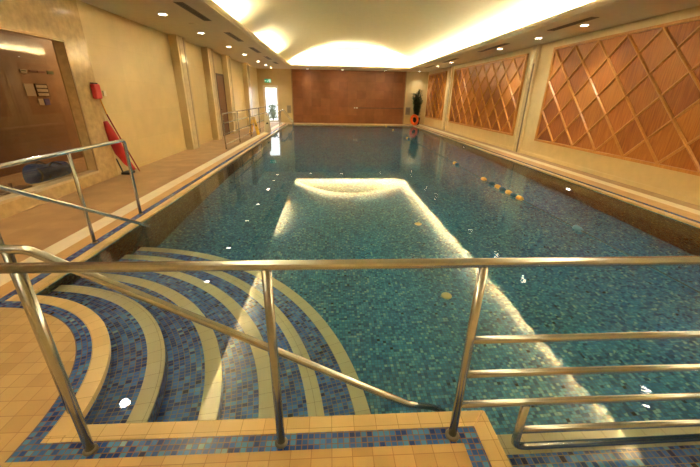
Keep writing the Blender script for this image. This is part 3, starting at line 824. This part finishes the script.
# ---------------------------------------------------------------- floor signs on the left deck
def floor_sign(x, y, rot, mat, label, h=.74):
    t = empty('floor_sign', (0, 0, 0), label, 'sign')
    for sg in (-1, 1):
        bm = B()
        P = lambda u, v, n: (u, sg*(.17*(1-v/h)+.012)+n*sg*.012, v)
        o_ = [(-.145, 0), (.145, 0), (.10, h), (-.10, h)]
        i_ = [(-.04, h-.10), (.04, h-.10), (.04, h-.05), (-.04, h-.05)]   # hand hole
        for n in (0, 1):
            vo = [bm.verts.new(P(u, v, n)) for u, v in o_]; vi = [bm.verts.new(P(u, v, n)) for u, v in i_]
            for k in range(4): bm.faces.new((vo[k], vo[(k+1) % 4], vi[(k+1) % 4], vi[k]))
        bm.verts.ensure_lookup_table()
        for a in (0, 4):
            for k in range(4): bm.faces.new((bm.verts[a+k], bm.verts[a+(k+1) % 4], bm.verts[8+a+(k+1) % 4], bm.verts[8+a+k]))
        bmesh.ops.recalc_face_normals(bm, faces=bm.faces[:])
        pn = link('sign_board', bm, M[mat], t)
        bm = B(); off = 1.15
        tri = [(-.06, .36), (.06, .36), (0, .47)]
        bm.faces.new([bm.verts.new(P(u, v, off)) for u, v in tri])
        link('warning_mark', bm, M['notice_dark'], pn)
    t.location = (x, y, 0); t.rotation_euler = (0, 0, rot)
floor_sign(-3.33, 15.65, R(74), 'yellow', 'yellow folding wet floor sign by the left deck railing')
floor_sign(-2.98, 17.0, R(8), 'cream', 'pale folding floor sign on the left deck before the bright door', .84)

# ---------------------------------------------------------------- lane rope
t = empty('lane_rope', (3.42, YF, ZW), 'thin lane rope with yellow and blue floats along the right side', 'rope')
xs = 3.42; zr = ZW+.012
tb('rope', [(xs+.12*math.sin(y*.21), y, zr) if False else (xs+.03*math.sin(y*.7), y, zr) for y in [YN+(YF-YN)*k/60 for k in range(61)]], .006, M['rope'], t, seg=8)
def fl(y, mat, r=.05, l=.075):
    bm = lathe(B(), [(.012, -l), (r*.72, -l), (r, -l*.5), (r, l*.5), (r*.72, l), (.012, l)], xs+.03*math.sin(y*.7), y, 16, axis='Y', cz=zr)
    for v in bm.verts: pass
    link('lane_float', bm, M[mat], t, smooth=True)
for y in (21.4, 19.0, 15.15, 9.12, 7.18, 6.50, 6.05, 5.66): fl(y, 'float_yellow')
for y in (14.85, 8.93, 6.78, 6.30, 5.86): fl(y, 'float_blue')
fl(4.17, 'float_light', .042, .07)

# underwater lamps in the right wall
for k, y in enumerate((6.94, 13.2, 19.3)):
    t = empty('pool_lamp', (XR, y, -.68), 'round underwater lamp in the right pool wall, %s from the camera' % ORD[k], 'light', 'underwater lamps in the right wall')
    link('lamp_ring', lathe(B(), [(.115, 0), (.145, 0), (.145, -.012), (.115, -.018)], XR, y, 24, axis='X', cz=-.68), M['steel'], t, smooth=True)
    link('lens', lathe(B(), [(.114, -.004), (.114, -.012), (.04, -.02)], XR, y, 24, axis='X', cz=-.68), M['pool_lamp'], t)
# floor inlets
for k, (x, y) in enumerate(((1.43, 3.5), (1.57, 5.58))):
    o = link('floor_inlet', lathe(B(), [(.065, 0), (.065, .012), (.05, .02), (.02, .022)], x, y, 20, cz=ZP), M['inlet'], smooth=True)
    tag(o, 'small round yellowish inlet on the pool floor, %s the camera' % ('nearer' if k == 0 else 'farther from'), 'pool inlet', 'floor inlets')

# ---------------------------------------------------------------- rescue gear at the left wall
t = empty('wall_pouch', (XWL+.05, 7.25, 1.5), 'red fabric pouch hung high on the wall at the marble edge', 'pouch')
bm = B(); box(bm, xm_+.002, xm_+.085, 7.06, 7.26, 1.50, 1.765)
o = link('pouch_body', bm, M['red'], t, bevel=.03)
link('pouch_cap', box(B(), xm_+.002, xm_+.075, 7.09, 7.21, 1.765, 1.785), M['black'], t, bevel=.008)
tb('strap', [(xm_+.05, 7.20, 1.51), (xm_+.05, 7.25, 1.36), (xm_+.03, 7.33, 1.22)], .012, M['strap'], t, seg=8)
o = bx('wall_switch', (XWL, XWL+.025, 7.49, 7.57, 1.55, 1.65), M['cream'], bevel=.004)
tag(o, 'small cream wall switch right of the red pouch', 'switch')
t = empty('rescue_tube', (-4.25, 7.6, 0), 'long red rescue tube leaning on the left wall', 'rescue tube')
C_ = [(-4.41, 7.22, 1.09), (-4.40, 7.25, .96), (-4.385, 7.30, .74), (-4.36, 7.37, .48), (-4.32, 7.46, .24), (-4.26, 7.56, .075)]
tb('tube_body', fillet(C_, .2, 4), .05, M['red'], t, seg=14, rs=None)
o = t.children[0]
# swell the middle of the tube
for v in o.data.vertices:
    s_ = max(0, min(1, (v.co.z-.05)/1.05)); k = .28+1.75*math.sin(PI*min(1, (1-s_)*.92+.06))**.8
    j = min(range(len(C_)-1), key=lambda i: abs((C_[i][2]+C_[i+1][2])/2-v.co.z)); a, b4 = Vector(C_[j]), Vector(C_[j+1])
    u = max(0, min(1, (v.co-a).dot(b4-a)/(b4-a).length_squared)); c = a.lerp(b4, u); v.co = c+(v.co-c)*k
tb('cord', [(-4.42, 7.33, 1.22), (-4.36, 7.46, .80), (-4.27, 7.60, .30), (-4.22, 7.68, .015)], .013, M['red_dark'], t, seg=8)
link('foot', box(B(), -4.44, -4.27, 7.36, 7.60, 0, .05), M['rubber'], t, bevel=.01)
tb('foot_strut', [(-4.40, 7.38, .04), (-4.425, 7.30, .35)], .012, M['black'], t, seg=8)

# ---------------------------------------------------------------- behind the lobby glass
bx0, by0, bz0 = -4.90, 6.11, .2
t = empty('holdall_bag', (bx0, by0, bz0), 'dark blue holdall lying behind the glass of the left window', 'bag')
bm = B(); nu, nv = 26, 18; rows = []
for i in range(nu+1):
    s_ = i/nu; yv = -.42+.84*s_
    prof_h = .27*(1-abs(2*s_-1)**4.5)**.45*(1+.18*math.sin(s_*7+.6)) if 0 < s_ < 1 else .01
    prof_w = .17*(1-abs(2*s_-1)**5)**.4 if 0 < s_ < 1 else .01
    row = []
    for j in range(nv):
        a = 2*PI*j/nv; c, s2 = math.cos(a), math.sin(a)
        x = prof_w*math.copysign(abs(c)**.6, c); z = prof_h*.5+prof_h*.5*math.copysign(abs(s2)**.6, s2)
        row.append(bm.verts.new((bx0+x, by0+yv, bz0+.002+z)))
    rows.append(row)
for i in range(nu):
    for j in range(nv): bm.faces.new((rows[i][j], rows[i][(j+1) % nv], rows[i+1][(j+1) % nv], rows[i+1][j]))
bm.faces.new(rows[0][::-1]); bm.faces.new(rows[-1]); bmesh.ops.recalc_face_normals(bm, faces=bm.faces[:])
link('bag_body', bm, M['navy'], t, smooth=True)
for sx in (1, -1):
    tb('handle', [(bx0+sx*.165, by0-.20, .26), (bx0+sx*.13, by0-.16, .42), (bx0+sx*.12, by0+.0, .50), (bx0+sx*.13, by0+.16, .42), (bx0+sx*.165, by0+.20, .26)], .013, M['black'], t, rad=.06, seg=8)
tb('shoulder_strap', [(bx0+.17, by0-.40, .25), (bx0+.185, by0-.36, .36), (bx0+.12, by0-.34, .455)], .014, M['black'], t, seg=8)
t = empty('low_stand', (-4.80, 5.3, .2), 'small dark wooden stand behind the glass left of the bag', 'stand')
link('board', box(B(), -4.92, -4.72, 5.02, 5.50, .215, .235), M['dark_wood'], t)
link('foot', box(B(), -4.90, -4.74, 5.06, 5.10, .2, .215), M['dark_wood'], t); link('foot', box(B(), -4.90, -4.74, 5.42, 5.46, .2, .215), M['dark_wood'], t)
link('peg', box(B(), -4.83, -4.80, 5.23, 5.26, .235, .33), M['dark_wood'], t)
def notice(y0, y1_, z0, z1, mat, label, extra=None):
    o = bx('notice', (-5.803, -5.788, y0, y1_, z0, z1), M[mat]); tag(o, label, 'notice')
    if extra:
        for i, (a, b2, c, d_, m2) in enumerate(extra): link('printed_band', box(B(), -5.788, -5.785, a, b2, c, d_), M[m2], o)
notice(7.32, 7.47, 1.93, 2.00, 'paper', 'pale notice on the lobby wall, leftmost of the top row', [(7.34, 7.45, 1.965, 1.985, 'notice_green')])
notice(7.53, 7.70, 1.965, 1.995, 'notice_red', 'slim maroon notice second in the lobby top row')
notice(7.73, 7.92, 1.965, 1.995, 'notice_red', 'slim maroon notice third in the lobby top row')
notice(7.98, 8.15, 1.95, 2.01, 'notice_green', 'dark green notice, rightmost of the lobby top row')
notice(7.30, 7.52, 1.53, 1.75, 'paper', 'blank pale sheet left of the framed board in the lobby')
t = empty('framed_board', (-5.8, 7.7, 1.5), 'dark framed board of three pale strips on the lobby wall', 'notice board')
link('board', box(B(), -5.8, -5.78, 7.55, 7.86, 1.52, 1.76), M['notice_dark'], t)
for i in range(3): link('strip', box(B(), -5.78, -5.777, 7.57, 7.84, 1.535+i*.075, 1.585+i*.075), M['paper'], t)
notice(7.53, 7.66, 1.36, 1.48, 'paper', 'small pale notice below the framed board')
notice(7.68, 7.82, 1.36, 1.48, 'notice_blue', 'small violet blue notice below the framed board')
L = bpy.data.lights.new('lobby_fill', 'AREA'); L.energy = 42; L.color = (1, .72, .42); L.size = .5  # added fill light without a fixture, brightens the lobby behind the glass
o = bpy.data.objects.new('lobby_fill', L); COL.objects.link(o); o.location = (-5.25, 4.0, 2.88)
L = bpy.data.lights.new('lobby_fill', 'AREA'); L.energy = 75; L.color = (1, .72, .42); L.size = .5  # second added fill, out of sight, lifts the wall with the notices
o = bpy.data.objects.new('lobby_fill', L); COL.objects.link(o); o.location = (-5.2, 9.2, 2.88)

# ---------------------------------------------------------------- daylight outside the door, camera
wd = bpy.data.worlds.new('World'); SC.world = wd; wd.use_nodes = True
bg = wd.node_tree.nodes['Background']; bg.inputs['Color'].default_value = (0.95, 0.98, 1.0, 1); bg.inputs['Strength'].default_value = 2.6

f, pit, yaw, roll, H = 336.41, .3856, .0621, .0176, 1.6155
c, s = math.cos(yaw), math.sin(yaw)
fw = Vector((s*math.cos(pit), c*math.cos(pit), -math.sin(pit))); r_ = Vector((c, -s, 0)); u_ = r_.cross(fw)
cr, sr = math.cos(roll), math.sin(roll)
r2 = r_*cr+u_*sr; u2 = u_*cr-r_*sr
cam = bpy.data.cameras.new('camera'); co = bpy.data.objects.new('camera', cam); COL.objects.link(co)
cam.sensor_width = 36; cam.lens = f/700*36; cam.clip_start = .02; cam.clip_end = 200
mw = Matrix(((r2.x, u2.x, -fw.x, 0), (r2.y, u2.y, -fw.y, 0), (r2.z, u2.z, -fw.z, H), (0, 0, 0, 1)))
co.matrix_world = mw
SC.camera = co

vs = SC.view_settings; vs.view_transform = 'Standard'; vs.look = 'None'; vs.gamma = 1; vs.use_curve_mapping = False
vs.exposure = 0.35
cy = SC.cycles
cy.max_bounces = 10; cy.diffuse_bounces = 6; cy.glossy_bounces = 5; cy.transparent_max_bounces = 16
cy.sample_clamp_indirect = 40
